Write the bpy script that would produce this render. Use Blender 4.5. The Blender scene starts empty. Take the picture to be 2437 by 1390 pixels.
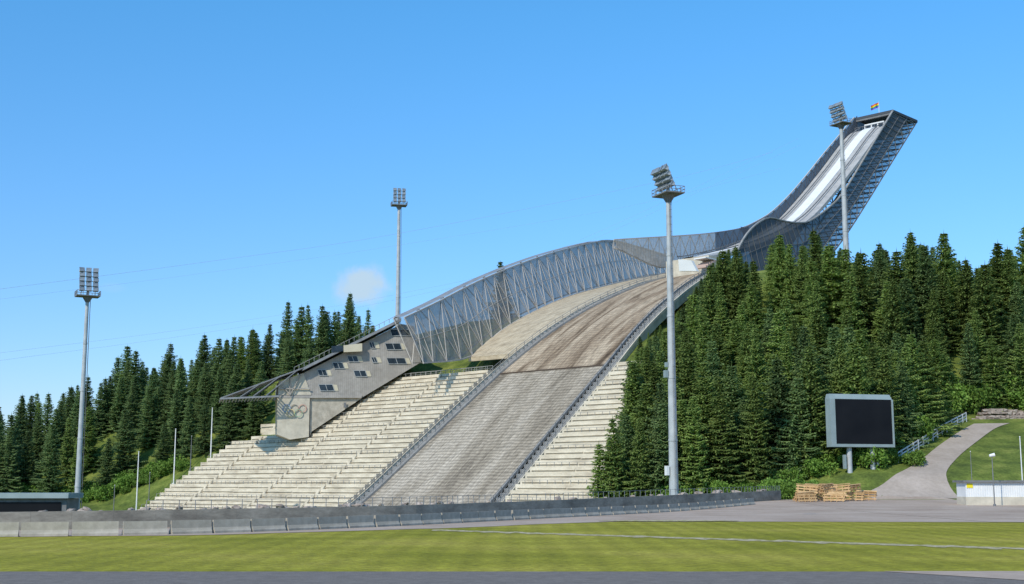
import bpy, math, random
from mathutils import Vector, Matrix, noise
random.seed(11)
R = random.random
def U(a,b): return a+(b-a)*R()
scene = bpy.context.scene
COL = scene.collection

# ------------------------------------------------------------------ camera
F=3000.0; CX=1218.5; CY=695.0; H0=3.5
TH=math.atan(455.0/F); CT,ST=math.cos(TH),math.sin(TH)
cam_d=bpy.data.cameras.new("camera"); cam=bpy.data.objects.new("camera",cam_d); COL.objects.link(cam)
cam.location=(0,0,H0); cam.rotation_euler=(math.pi/2+TH,0,0)
cam_d.sensor_width=36; cam_d.lens=36*F/2437.0; cam_d.clip_end=9000; cam_d.clip_start=0.5
scene.camera=cam
scene.view_settings.view_transform='Standard'; scene.view_settings.look='None'; scene.view_settings.exposure=0

# survey helpers: bearings measured from the camera station, turned into metric world points
def ray(u,v):
    a=(u-CX)/F; b=(CY-v)/F
    return Vector((a, CT-b*ST, ST+b*CT))
def atY(u,v,Y):
    d=ray(u,v); k=Y/d.y
    return Vector((d.x*k,Y,H0+d.z*k))
def proj(p):
    x,y,z=p[0],p[1],p[2]-H0
    dp=y*CT+z*ST; up=-y*ST+z*CT
    return CX+F*x/dp, CY-F*up/dp

# ------------------------------------------------------------------ hill frame
O=(-18.3,280.0); D=Vector((.6985,.7156,0)); N=Vector((.7156,-.6985,0))
def st(x,y):
    a=x-O[0]; b=y-O[1]
    return a*D.x+b*D.y, a*N.x+b*N.y
def A(s,t,z=0): return Vector((O[0]+s*D.x+t*N.x, O[1]+s*D.y+t*N.y, z))
def lerp(a,b,k): return a+(b-a)*k
def sm(k):
    k=max(0,min(1,k)); return k*k*(3-2*k)
def tab(T,x):
    if x<=T[0][0]: return T[0][1]
    for i in range(len(T)-1):
        if x<=T[i+1][0]:
            return lerp(T[i][1],T[i+1][1],(x-T[i][0])/(T[i+1][0]-T[i][0]))
    return T[-1][1]
HW=[(-20,21.5),(-5,20.5),(40,17.5),(70,13),(98,7.5),(130,7.5)]
def hw(s): return tab(HW,s)
def lat(u,v,tf):
    lo,hi=120.,520.
    for _ in range(40):
        m=(lo+hi)/2; p=atY(u,v,m); s,t=st(p.x,p.y)
        if t-tf(s)>0: lo=m
        else: hi=m
    return atY(u,v,(lo+hi)/2)
PT=[]
for u,v in [(865,1200),(940,1129),(1030,1043),(1110,967),(1190,892),(1260,832),(1330,780),(1400,737),(1470,702),(1540,674),(1600,656)]:
    p=lat(u,v,lambda s:-hw(s)); PT.append((st(p.x,p.y)[0],p.z))
FLOOR=-5.0
def prof0(s):
    if s<PT[0][0]: return max(FLOOR,PT[0][1]-.62*(PT[0][0]-s))
    if s>PT[-1][0]: return PT[-1][1]+.08*(min(s,110)-PT[-1][0])
    return tab(PT,s)
PTAB=[]
for i in range(-40,141):
    s=float(i); PTAB.append((s,sum(prof0(s+k) for k in (-5,-3,-1,0,1,3,5))/7))
def prof(s):
    k=max(0,min(len(PTAB)-1.001,s+40)); i=int(k); return lerp(PTAB[i][1],PTAB[i+1][1],k-i)

YW=[(-90,88),(-38,95),(-12,115),(3.8,142),(43,205),(60,205)]
YB=[(-48,81),(-34,84),(-22.5,89),(-10.8,103),(3.4,128),(35.2,184)]
CAPL=[(-250,7),(-190,12),(-160,21),(-130,31),(-90,38),(-50,46),(0,55),(60,60)]
def yW(x): return tab(YW,x)
def T(x,y):
    s,t=st(x,y)
    zp=.8*sm((y-150)/60)
    zh=min(prof(s)-1.6,60)
    zh-=4.5*sm((s-40)/6)*sm((t+70)/8)*sm((hw(s)+3-t)/5)*sm((112-s)/10)
    kx=sm((x-42)/20)
    foot=lerp(222,203,kx); k=lerp(.45,.29,kx)
    zr=zp+k*max(0,y-foot)*sm((y-foot)/6+.2)+.42*kx*max(0,y-259)
    zr=min(zr,lerp(60,46,sm((x-85)/30)))
    lim=zh+max(0,t-55)*.35
    zR=min(zr,lim)
    zL=zh+.12*max(0,-t-100)*sm((y-250)/80)
    if t<-40: zL=min(zL,lerp(60,tab(CAPL,x),sm((-t-40)/25)))
    zhill=lerp(zL,zR,sm((t+5)/20))
    zhill=min(zhill,66)
    zhill*=1-sm((y-(450 if t<40 else 400))/130)
    return lerp(zp,zhill,sm((y-yW(x)-3)/10))
def on(u,v,zf,y0=40,y1=520,dy=.5):
    Y=y0
    while Y<y1:
        p=atY(u,v,Y)
        if p.z<=zf(p.x,p.y): return p
        Y+=dy
    return p
def onT(u,v,y0=40): 
    p=on(u,v,T,y0); p.z=T(p.x,p.y); return p

# ------------------------------------------------------------------ materials
def mat(name,cols,scale=1.,rough=.85,metal=0.,bump=0.,coord='Object',stretch=(1,1,1),detail=6,alpha=None,wave=None,rand=0.,trans=0.,bscale=None,distort=0.,speck=None,bdist=.1):
    m=bpy.data.materials.new(name); m.use_nodes=True; nt=m.node_tree; nd=nt.nodes; L=nt.links
    b=nd['Principled BSDF']; out=nd['Material Output']
    b.inputs['Roughness'].default_value=rough; b.inputs['Metallic'].default_value=metal
    b.inputs['Specular IOR Level'].default_value=.15
    tc=nd.new('ShaderNodeTexCoord'); mp=nd.new('ShaderNodeMapping'); mp.inputs['Scale'].default_value=stretch
    L.new(tc.outputs[coord],mp.inputs['Vector'])
    nz=nd.new('ShaderNodeTexNoise'); nz.inputs['Scale'].default_value=scale; nz.inputs['Detail'].default_value=detail
    nz.inputs['Distortion'].default_value=distort
    L.new(mp.outputs[0],nz.inputs['Vector'])
    cr=nd.new('ShaderNodeValToRGB'); L.new(nz.outputs['Fac'],cr.inputs[0])
    el=cr.color_ramp.elements
    n=len(cols)
    for i,c in enumerate(cols):
        pos=.3+.4*i/max(1,n-1)
        if len(c)==4: pos=c[3]
        if i<2: e=el[i]; e.position=pos
        else: e=el.new(pos)
        e.color=(c[0],c[1],c[2],1)
    if n==1: el[1].color=el[0].color
    colout=cr.outputs[0]
    def mul(fac,lo,hi,src,smin=0.,smax=1.):
        mr=nd.new('ShaderNodeMapRange'); mr.inputs[1].default_value=smin; mr.inputs[2].default_value=smax
        mr.inputs[3].default_value=lo; mr.inputs[4].default_value=hi; L.new(fac,mr.inputs[0])
        vm=nd.new('ShaderNodeVectorMath'); vm.operation='SCALE'; L.new(src,vm.inputs[0]); L.new(mr.outputs[0],vm.inputs['Scale'])
        return vm.outputs[0]
    for wv_ in ([wave] if wave and not isinstance(wave,list) else (wave or [])):
        wv=nd.new('ShaderNodeTexWave'); wv.bands_direction=wv_[1]; wv.inputs['Scale'].default_value=wv_[0]
        wv.inputs['Distortion'].default_value=wv_[3]; wv.inputs['Detail'].default_value=2
        L.new(tc.outputs[coord],wv.inputs['Vector'])
        colout=mul(wv.outputs['Fac'],1-wv_[2],1+wv_[2]*.3,colout)
    if speck:
        n3=nd.new('ShaderNodeTexNoise'); n3.inputs['Scale'].default_value=speck[0]; n3.inputs['Detail'].default_value=6; n3.inputs['Roughness'].default_value=.7
        L.new(mp.outputs[0],n3.inputs['Vector']); colout=mul(n3.outputs['Fac'],1-speck[1],1+speck[1],colout,.3,.7)
    if rand:
        oi=nd.new('ShaderNodeObjectInfo'); colout=mul(oi.outputs['Random'],1-rand,1+rand,colout)
    L.new(colout,b.inputs['Base Color'])
    if bump:
        bp=nd.new('ShaderNodeBump'); bp.inputs['Strength'].default_value=bump; bp.inputs['Distance'].default_value=bdist
        n2=nd.new('ShaderNodeTexNoise'); n2.inputs['Scale'].default_value=bscale or scale*3; n2.inputs['Detail'].default_value=5
        L.new(mp.outputs[0],n2.inputs['Vector']); L.new(n2.outputs['Fac'],bp.inputs['Height']); L.new(bp.outputs[0],b.inputs['Normal'])
    sh=b.outputs[0]
    if trans:
        tr=nd.new('ShaderNodeBsdfTranslucent'); L.new(colout,tr.inputs['Color'])
        mx=nd.new('ShaderNodeMixShader'); mx.inputs[0].default_value=trans; L.new(sh,mx.inputs[1]); L.new(tr.outputs[0],mx.inputs[2]); sh=mx.outputs[0]
    if alpha is not None:
        tr=nd.new('ShaderNodeBsdfTransparent'); mx=nd.new('ShaderNodeMixShader'); mx.inputs[0].default_value=alpha
        L.new(tr.outputs[0],mx.inputs[1]); L.new(sh,mx.inputs[2]); sh=mx.outputs[0]
    L.new(sh,out.inputs['Surface'])
    return m
M={}
M['ground']=mat('rough_grass',[(.07,.095,.022),(.12,.155,.03),(.2,.225,.05)],.25,bump=.4,bscale=3,speck=(1.7,.4))
M['field']=mat('mown_grass',[(.22,.215,.016),(.31,.285,.03),(.4,.34,.055)],.09,.95,bump=.6,bscale=5,detail=12,wave=[(.16,'X',.12,.7),(.05,'Y',.1,.7)],speck=(2.2,.42))
M['asphalt']=mat('dark_asphalt',[(.17,.148,.13),(.22,.192,.17)],1.5,.95,bump=.3,bscale=20,speck=(9,.2))
M['plaza']=mat('reddish_asphalt',[(.36,.27,.205),(.44,.34,.265),(.49,.39,.31)],.12,.9,bump=.2,bscale=10,speck=(1.5,.14))
M['path']=mat('path_asphalt',[(.36,.295,.24),(.44,.365,.305)],.3,.9,bump=.2,bscale=8,speck=(1.5,.12))
M['gravel']=mat('pale_gravel',[(.2,.2,.05),(.42,.35,.2),(.65,.57,.42)],1.8,.9,bump=.6,detail=8,speck=(3,.4))
M['conc']=mat('weathered_concrete',[(.31,.275,.22),(.41,.365,.295),(.49,.44,.36)],.6,.9,bump=.25,detail=8,rand=.06,speck=(2,.15))
M['concd']=mat('dark_stained_concrete',[(.2,.175,.14),(.3,.265,.21),(.39,.345,.275)],.35,.9,bump=.3,stretch=(1,1,2.5),detail=8,speck=(2,.2))
M['conclight']=mat('pale_concrete',[(.47,.42,.33),(.62,.56,.45)],.35,.85,bump=.1,speck=(1,.12))
M['riser']=mat('bleached_stand_concrete',[(.44,.375,.28),(.6,.53,.41),(.7,.625,.495)],.22,.9,bump=.15,stretch=(1,1,3),detail=8,speck=(2,.15))
M['bench']=mat('bleached_bench_wood',[(.54,.475,.37),(.72,.65,.52)],.5,.8,speck=(1.5,.12))
M['wood']=mat('bleached_planks',[(.36,.29,.2),(.5,.415,.29),(.58,.49,.35)],.35,.85,wave=(.25,'Y',.15,1.6),coord='UV',speck=(1,.18))
M['steel']=mat('galvanised_steel',[(.36,.38,.385),(.49,.505,.505)],.8,.6,.1)
M['pale_steel']=mat('pale_painted_steel',[(.55,.55,.54),(.68,.68,.66)],.8,.6,.0)
M['deckm']=mat('inrun_grey_deck',[(.34,.335,.325),(.45,.44,.425)],.4,.7,.0,speck=(1,.1))
M['rail']=mat('grey_railing_steel',[(.26,.25,.235),(.35,.34,.32)],.8,.6,.1)
M['stair']=mat('grating_stair_steel',[(.24,.235,.225),(.34,.33,.315)],.8,.7,.1)
M['steeld']=mat('dark_weathered_steel',[(.15,.15,.15),(.23,.23,.23)],.8,.6,.1)
M['truss']=mat('truss_steel',[(.46,.42,.37),(.56,.51,.45)],.5,.6,.0)
M['screen']=mat('steel_mesh_cladding',[(.33,.305,.27),(.44,.41,.365)],.2,.8,0.,alpha=.8,wave=(.5,'X',.25,0.),coord='UV',speck=(1,.2))
M['screen2']=mat('thin_steel_mesh',[(.3,.28,.26),(.4,.38,.35)],.2,.8,0.,alpha=.3,coord='UV')
M['clad']=mat('dark_mesh_panels',[(.085,.095,.11),(.13,.145,.165)],.15,.7,.0,wave=(.5,'X',.3,0.),coord='UV',alpha=.93)
M['cladlo']=mat('dark_open_mesh',[(.08,.09,.105),(.12,.13,.15)],.15,.7,.0,alpha=.62,coord='UV')
M['timber']=mat('silvered_timber_cladding',[(.31,.285,.255),(.41,.38,.345)],.3,.75,wave=(.6,'X',.1,.2),speck=(1,.15))
M['roof']=mat('metal_roof_lattice',[(.22,.225,.23),(.31,.315,.32)],.4,.6,.1,speck=(1,.12))
M['glass']=mat('window_glass',[(.02,.03,.04),(.05,.07,.09)],.4,.12,.1)
M['lens']=mat('lamp_lens',[(.14,.17,.2),(.3,.34,.37)],2,.3,.1)
M['reveal']=mat('pale_window_reveal',[(.55,.49,.36),(.63,.57,.43)],.5,.8)
M['white']=mat('white_paint',[(.68,.68,.67),(.78,.77,.75)],.5,.6)
M['black']=mat('screen_black',[(.006,.006,.008),(.012,.012,.014)],.2,.35)
M['teal']=mat('grey_teal_metal',[(.24,.3,.3),(.31,.37,.37)],.5,.6,.1)
M['bark']=mat('spruce_bark',[(.08,.06,.045),(.15,.12,.09)],2,.95)
M['fol']=mat('spruce_needles',[(.155,.215,.062),(.24,.325,.09),(.34,.425,.125)],.3,.8,rand=.28,trans=.45)
M['fol2']=mat('dark_spruce_needles',[(.12,.185,.072),(.185,.265,.1),(.26,.34,.125)],.3,.8,rand=.28,trans=.45)
M['leaf']=mat('bush_leaves',[(.1,.18,.03),(.16,.27,.045),(.24,.36,.08)],.9,.7,rand=.25,trans=.3)
M['pine']=mat('fresh_sawn_wood',[(.5,.31,.14),(.7,.46,.24)],1.5,.8,rand=.15)
M['rock']=mat('reddish_granite',[(.22,.165,.135),(.36,.29,.24),(.45,.385,.33)],1.2,.9,bump=.5,rand=.25)
M['matlow']=mat('worn_grey_matting',[(.17,.14,.105,.3),(.32,.27,.205,.45),(.44,.38,.3,.62)],.1,.95,bump=1.,bscale=1.1,bdist=.35,coord='UV',stretch=(1.6,.3,1),detail=12,wave=(.34,'Y',.3,3.5),distort=.4,speck=(1.2,.45))
M['mathigh']=mat('worn_tan_matting',[(.1,.07,.045,.33),(.27,.2,.135,.43),(.43,.34,.24,.57)],.12,.95,bump=1.,bscale=1.1,bdist=.3,coord='UV',stretch=(1.8,.28,1),detail=12,wave=(.3,'Y',.2,3.5),distort=1.,speck=(1.2,.5))
for n,c in [('red',(.6,.03,.03)),('orange',(.75,.25,.02)),('yellow',(.8,.65,.03)),('green',(.03,.3,.06)),('blue',(.03,.12,.5)),('violet',(.25,.04,.4)),('seat',(.5,.36,.3)),
            ('rblue',(.24,.36,.55)),('rblack',(.3,.27,.24)),('rred',(.62,.36,.29)),('ryellow',(.72,.58,.28)),('rgreen',(.3,.45,.3)),('brown',(.09,.065,.05))]:
    M[n]=mat(n+'_paint',[c],1,.6)

# ------------------------------------------------------------------ mesh builder
class MB:
    def __init__(s): s.v=[]; s.f=[]; s.m=[]; s.uv={}
    def face(s,pts,mi=0,uv=None):
        i=len(s.v); s.v+= [tuple(p) for p in pts]; s.f.append(tuple(range(i,i+len(pts)))); s.m.append(mi)
        if uv: s.uv[len(s.f)-1]=uv
    def hexa(s,P,mi=0):
        i=len(s.v); s.v+=[tuple(p) for p in P]
        for q in [(0,3,2,1),(4,5,6,7),(0,1,5,4),(1,2,6,5),(2,3,7,6),(3,0,4,7)]:
            s.f.append(tuple(i+k for k in q)); s.m.append(mi)
    def box(s,x0,x1,y0,y1,z0,z1,mi=0):
        s.hexa([Vector(p) for p in [(x0,y0,z0),(x1,y0,z0),(x1,y1,z0),(x0,y1,z0),(x0,y0,z1),(x1,y0,z1),(x1,y1,z1),(x0,y1,z1)]],mi)
    def beam(s,p,q,w,h=None,mi=0):
        h=h or w; p=Vector(p); q=Vector(q); d=(q-p)
        if d.length<1e-4: return
        d.normalize(); up=Vector((0,0,1))
        if abs(d.z)>.95: up=Vector((D.x,D.y,0))
        a=d.cross(up).normalized()*w/2; b=a.cross(d).normalized()*h/2
        s.hexa([p-a-b,p+a-b,p+a+b,p-a+b,q-a-b,q+a-b,q+a+b,q-a+b],mi)
    def tube(s,p,q,r0,r1=None,n=10,mi=0,cap=True):
        r1=r0 if r1 is None else r1; p=Vector(p); q=Vector(q); d=(q-p).normalized()
        up=Vector((0,0,1)) if abs(d.z)<.95 else Vector((1,0,0))
        a=d.cross(up).normalized(); b=d.cross(a); i=len(s.v)
        for c,r in ((p,r0),(q,r1)):
            for k in range(n):
                an=2*math.pi*k/n; s.v.append(tuple(c+a*math.cos(an)*r+b*math.sin(an)*r))
        for k in range(n):
            j=(k+1)%n; s.f.append((i+k,i+j,i+n+j,i+n+k)); s.m.append(mi)
        if cap:
            s.f.append(tuple(i+k for k in reversed(range(n)))); s.m.append(mi)
            s.f.append(tuple(i+n+k for k in range(n))); s.m.append(mi)
    def prism(s,pts,off,mi=0):
        n=len(pts); off=Vector(off); P=[Vector(p) for p in pts]; Q=[p+off for p in P]
        s.face(P,mi); s.face(Q[::-1],mi)
        for k in range(n):
            j=(k+1)%n; s.face([P[j],P[k],Q[k],Q[j]],mi)
    def loft(s,Ar,Br,mi=0):
        u=0
        for i in range(len(Ar)-1):
            du=(Ar[i+1]-Ar[i]).length
            w0=(Ar[i]-Br[i]).length; w1=(Ar[i+1]-Br[i+1]).length
            s.face([Ar[i],Ar[i+1],Br[i+1],Br[i]],mi,[(u,0),(u+du,0),(u+du,w1),(u,w0)]); u+=du
    def mesh(s,name,mats,smooth=False):
        me=bpy.data.meshes.new(name); me.from_pydata(s.v,[],s.f)
        for m in mats: me.materials.append(M[m])
        me.polygons.foreach_set('material_index',s.m)
        if s.uv:
            ul=me.uv_layers.new(name='UVMap')
            for fi,uv in s.uv.items():
                p=me.polygons[fi]
                for k,li in enumerate(p.loop_indices): ul.data[li].uv=uv[k]
        if smooth: me.polygons.foreach_set('use_smooth',[True]*len(me.polygons))
        me.update(); return me
    def obj(s,name,mats,parent=None,smooth=False,label=None):
        o=bpy.data.objects.new(name,s.mesh(name,mats,smooth)); COL.objects.link(o)
        if parent: o.parent=parent
        if label: o['label']=label
        return o
def inst(name,me,parent=None,loc=(0,0,0),rot=(0,0,0),sc=(1,1,1)):
    o=bpy.data.objects.new(name,me); COL.objects.link(o); o.location=loc; o.rotation_euler=rot; o.scale=sc
    if parent: o.parent=parent
    return o
def tag(o,label,cat,group=None):
    o['label']=label; o['category']=cat
    if group: o['group']=group
    return o
def empty(name,label,cat,group=None,loc=(0,0,0),rot=(0,0,0),sc=(1,1,1)):
    o=bpy.data.objects.new(name,None); COL.objects.link(o); o.location=loc; o.rotation_euler=rot; o.scale=sc; o.empty_display_size=.3
    return tag(o,label,cat,group)
def struct(o,label):
    o['kind']='structure'; o['label']=label; o['category']=o.name.split('.')[0].replace('_',' '); return o
def resample(P,n):
    Ls=[0]
    for i in range(1,len(P)): Ls.append(Ls[-1]+(P[i]-P[i-1]).length)
    out=[]
    for k in range(n):
        d=Ls[-1]*k/(n-1)
        for i in range(1,len(P)):
            if d<=Ls[i]+1e-6: break
        t=(d-Ls[i-1])/max(1e-6,Ls[i]-Ls[i-1])
        p0=P[max(0,i-2)];p1=P[i-1];p2=P[i];p3=P[min(len(P)-1,i+1)]
        out.append(.5*((2*p1)+(p2-p0)*t+(2*p0-5*p1+4*p2-p3)*t*t+(3*p1-p0-3*p2+p3)*t**3))
    return out

# ------------------------------------------------------------------ ground
def axis(lo,hi,step,far_lo,far_hi):
    a=[]; x=lo
    while x<=hi: a.append(x); x+=step
    g=step*1.6; x=a[-1]
    while x<far_hi: x+=g; g*=1.3; a.append(min(x,far_hi))
    g=step*1.6; x=lo
    while x>far_lo: x-=g; g*=1.3; a.insert(0,max(x,far_lo))
    return a
xs=axis(-250,170,2.5,-4000,4000); ys=axis(0,600,2.5,-600,5000)
V=[(x,y,T(x,y)) for y in ys for x in xs]; nx=len(xs)
Fc=[(j*nx+i,j*nx+i+1,(j+1)*nx+i+1,(j+1)*nx+i) for j in range(len(ys)-1) for i in range(nx-1)]
me=bpy.data.meshes.new('ground'); me.from_pydata(V,[],Fc); me.materials.append(M['ground']); me.polygons.foreach_set('use_smooth',[True]*len(me.polygons))
g=bpy.data.objects.new('ground',me); COL.objects.link(g); struct(g,'rough green grass hillside and bowl around the arena')
def strip(name,x0,x1,nxx,yn,yf,ny,zo,m,label):
    mb=MB()
    for i in range(nxx+1):
        x=lerp(x0,x1,i/nxx)
        for j in range(ny+1):
            y=lerp(yn(x),yf(x),j/ny); mb.v.append((x,y,T(x,y)+zo))
    for i in range(nxx):
        for j in range(ny):
            a=i*(ny+1)+j; mb.f.append((a,a+ny+1,a+ny+2,a+1)); mb.m.append(0)
    o=mb.obj(name,[m],smooth=True); struct(o,label); return o
nz=lambda x,f,s: noise.noise(Vector((x*f,s,0)))
strip('sports_field',-120,120,60,lambda x:49,lambda x:min(118,yW(x)-.5),20,.012,'field','mown yellow-green grass field with faint stripes')
NE=[(-120,84),(-33,84),(-21,86.5),(-4,101),(4,112),(10.8,118),(45,115),(140,111)]
strip('plaza',-120,43,100,lambda x:tab(NE,x)+.7*nz(x,.4,0),lambda x:yW(x)+.5,14,.035,'plaza','reddish grey asphalt apron beside the field')
strip('plaza',43,140,60,lambda x:tab(NE,x)+.7*nz(x,.4,0),lambda x:lerp(211,201,sm((x-70)/6))-4*sm((50-x)/7)+1.2*nz(x,.2,3),40,.05,'plaza','reddish asphalt yard in front of the hillside')
strip('road',-150,150,60,lambda x:-20,lambda x:51.2+.15*nz(x,.6,9),6,.03,'asphalt','dark asphalt road along the grass field')
strip('pavement',14.8,60,40,lambda x:51-min(5.5,(x-14.8)*1.2),lambda x:51.25+.1*nz(x,.6,4),3,.045,'plaza','pale paved apron at the road edge')
def gstr(x): return lerp(95.5,68.4,(x+5)/33)
strip('gravel_strip',-6,60,260,lambda x:gstr(x)-1.3+1.5*nz(x,1.3,0),lambda x:gstr(x)+1.3+1.5*nz(x,1.1,5),2,.03,'gravel','thin gravel strip crossing the grass field')
strip('gravel_patch',8,21,40,lambda x:118-1.6*math.sin((x-8)/13*3.14)+.4*nz(x,1.5,0),lambda x:119+1.8*math.sin((x-8)/13*3.14)+.6*nz(x,1.5,7),3,.07,'gravel','patch of pale gravel beside the asphalt')
LE=[onT(u,v,192) for u,v in [(2010,1188),(2100,1156),(2175,1108),(2235,1062),(2285,1028),(2318,1010)]]
RE=[onT(u,v,192) for u,v in [(2290,1188),(2252,1135),(2280,1090),(2330,1048),(2370,1020),(2404,1008)]]
LR=resample(LE,40); RR=resample(RE,40); mb=MB()
for a,b in zip(LR,RR):
    for j in range(9):
        p=a.lerp(b,j/8); mb.v.append((p.x,p.y,T(p.x,p.y)+.1))
for i in range(39):
    for j in range(8):
        a=i*9+j; mb.f.append((a,a+1,a+10,a+9)); mb.m.append(0)
struct(mb.obj('path',['path'],smooth=True),'asphalt path climbing the grassy slope')

# ------------------------------------------------------------------ ski jump
jump=empty('ski_jump','large steel ski jump with mesh-clad tower and landing slope','ski jump',loc=(0,0,0))
def slope(name,s0,s1,m):
    mb=MB(); n=int((s1-s0)/1.0); nt=24
    pts=[]
    for i in range(n+1):
        s=lerp(s0,s1,i/n); w=hw(s)
        pts.append([(A(s,lerp(-w,w,j/nt),prof(s)+.12*noise.noise(Vector((s*.5,j*.6,2)))),(lerp(-w,w,j/nt),s)) for j in range(nt+1)])
    for i in range(n):
        for j in range(nt):
            q=[pts[i][j],pts[i][j+1],pts[i+1][j+1],pts[i+1][j]]
            mb.face([a[0] for a in q],0,[a[1] for a in q])
    return mb.obj(name,[m],jump)
slope('lower_landing_slope',-22,40,'matlow'); slope('upper_landing_slope',40,99,'mathigh')
mb=MB(); mb.beam(A(40,-hw(40),prof(40)+.15),A(40,hw(40),prof(40)+.15),.3,.3)
mb.obj('slope_joint_beam',['brown'],jump)
def side(sgn,s0,s1,wd):
    bd=MB(); bo_=MB(); stp=MB(); rl=MB(); s=s0
    off=lambda s,k: sgn*(hw(s)+k)
    while s<s1-1:
        a=A(s,off(s,.2),prof(s)+.15); b=A(s+2,off(s+2,.2),prof(s+2)+.15); bd.beam(a,b,.3,.7)
        a=A(s,off(s,wd),prof(s)-.2); b=A(s+2,off(s+2,wd),prof(s+2)-.2); bo_.beam(a,b,.3,.7)
        dn=Vector((0,0,-6 if sgn<0 else -2.4)); bo_.face([a,b,b+dn,a+dn])
        s+=2
    s=s0
    while s<s1:
        z=prof(s); d=.9
        P=[A(s,off(s,.5),z-1),A(s+d,off(s,.5),z-1),A(s+d,off(s,wd-.3),z-1),A(s,off(s,wd-.3),z-1)]
        stp.hexa(P+[p+Vector((0,0,1.1)) for p in P]); s+=1.3
    for k in (.9,wd-.4):
        s=s0; prev=None
        while s<s1:
            z=prof(s); p=A(s,off(s,k),z); q=p+Vector((0,0,1.4))
            rl.beam(p,q,.1); 
            if prev: rl.beam(prev,q,.1); rl.beam(prev-Vector((0,0,.6)),q-Vector((0,0,.6)),.07)
            prev=q; s+=2.6
    bd.obj('inner_edge_board',['rail'],jump); bo_.obj('outer_edge_board',['conclight'],jump); stp.obj('side_stair',['stair'],jump); rl.obj('handrail',['rail'],jump)
side(-1,-14,98,4.2); side(1,-14,98,3.4)

# wing geometry
surf=lambda x,y: prof(st(x,y)[0])+.4
WT=[(958,757),(1040,718),(1130,672),(1230,630),(1330,597),(1440,573),(1510,586),(1597,612)]
WB=[(1003,864),(1115,850),(1185,790),(1262,745),(1350,706),(1440,680),(1515,662),(1600,646)]
b0_=on(WB[1][0],WB[1][1],surf,250); b1_=on(WB[-1][0],WB[-1][1],surf,250)
(sa,ta),(sc_,tc_)=st(b0_.x,b0_.y),st(b1_.x,b1_.y)
tB=lambda s: ta+(tc_-ta)*(s-sa)/(sc_-sa)
Bp=[lat(u,v,tB) for u,v in WB]
Tp=[lat(u,v,lambda s:tB(s)-5*sm((sc_+4-s)/30)) for u,v in WT]
NB=33
Tr=resample(Tp,NB); Br=resample(Bp,NB)
def lattice(Tl,Bl,chord,diag,name,m,parent=jump,mid=False):
    mb=MB()
    for i in range(len(Tl)-1):
        mb.beam(Tl[i],Tl[i+1],chord); mb.beam(Bl[i],Bl[i+1],chord)
        mb.beam(Tl[i],Bl[i],diag*.8)
        mb.beam(Tl[i],Bl[i+1],diag); mb.beam(Bl[i],Tl[i+1],diag)
        if mid: mb.beam(Tl[i].lerp(Bl[i],.5),Tl[i+1].lerp(Bl[i+1],.5),diag*.8)
    mb.beam(Tl[-1],Bl[-1],chord)
    return mb.obj(name,[m],parent)
lattice([p+N*.7 for p in Tr],[p+N*.7 for p in Br],.35,.15,'wing_truss','truss',mid=True)
back=-N*3.5+Vector((0,0,.2))
lattice([p+back for p in Tr[:-2:2]],[p+back for p in Br[:-2:2]],.3,.2,'rear_wing_truss','truss')
mb=MB(); o3=N*.45
TrF=resample(Tp,90); BrF=resample(Bp,90)
mb.loft([p+o3 for p in TrF],[p+o3 for p in BrF]); mb.obj('wing_mesh_screen',['screen'],jump,smooth=True)
mb=MB(); o4=back-N*.5
mb.loft([p+o4 for p in TrF],[p+o4 for p in BrF]); mb.obj('rear_wing_mesh_screen',['screen2'],jump,smooth=True)
mb=MB()
mb.loft([p+Vector((0,0,.35)) for p in TrF],[p+back+Vector((0,0,.35)) for p in TrF]); mb.obj('wing_top_cladding',['roof'],jump)
mb=MB(); Bd=resample(Bp[1:],30)
outer=[]
for p in Bd:
    s,t=st(p.x,p.y); s2=max(s,47); outer.append(A(s2,-hw(s2)-4.4,prof(s2)+.1))
mb.loft(outer,Bd); dn=Vector((0,0,-1.2))
mb.loft([outer[0],Bd[0]],[outer[0]+dn,Bd[0]+dn])
mb.obj('timber_side_deck',['wood'],jump)

# inrun
DK=[]
for u,v in [(1640,617),(1700,604),(1760,588),(1830,560),(1880,530),(1905,507),(1950,455),(2000,392),(2040,336),(2072,300)]:
    p=lat(u,v,lambda s:0); DK.append((st(p.x,p.y)[0],p.z))
def deck(s):
    return sum(tab(DK,s+k) for k in (-4,-2,0,2,4))/5
S0,S1=DK[0][0],DK[-1][0]
def rib(t0,t1,dz,m,name,a=S0,b=S1,th=.4):
    mb=MB(); n=50; X=[];Y=[]
    for i in range(n+1):
        s=lerp(a,b,i/n); X.append(A(s,t0,deck(s)+dz)); Y.append(A(s,t1,deck(s)+dz))
    mb.loft(X,Y); d=Vector((0,0,-th))
    mb.loft(X,[p+d for p in X]); mb.loft(Y,[p+d for p in Y])
    return mb.obj(name,[m],jump)
rib(-6.8,6.8,-.05,'deckm','inrun_deck',th=1.2)
rib(-2.2,1.5,.35,'white','inrun_track')
rib(-4.2,-3.9,1.1,'steeld','inrun_handrail',th=.3); rib(3.9,4.2,1.1,'steeld','inrun_handrail',th=.3)
LT=[]
for u,v in [(1465,570),(1530,566),(1600,562),(1680,556),(1740,548),(1775,540),(1810,523),(1840,504),(1880,466),(1920,420),(1960,370),(2000,322),(2040,275)]:
    tf=lambda s:-7-.0028*max(0,128-s)**2
    LT.append(lat(u,v,tf))
LTr=resample(LT,70); Lb=[]
for i,p in enumerate(LTr):
    s,t=st(p.x,p.y)
    zb=deck(s)-1.5 if s>=S0 else p.z-lerp(.6,max(2,p.z-deck(S0)+1.5),sm((s-72)/(S0-72)))
    Lb.append(Vector((p.x,p.y,min(zb,p.z-.6))))
k0=next(i for i,p in enumerate(LTr) if st(p.x,p.y)[0]>S0+22)
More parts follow.
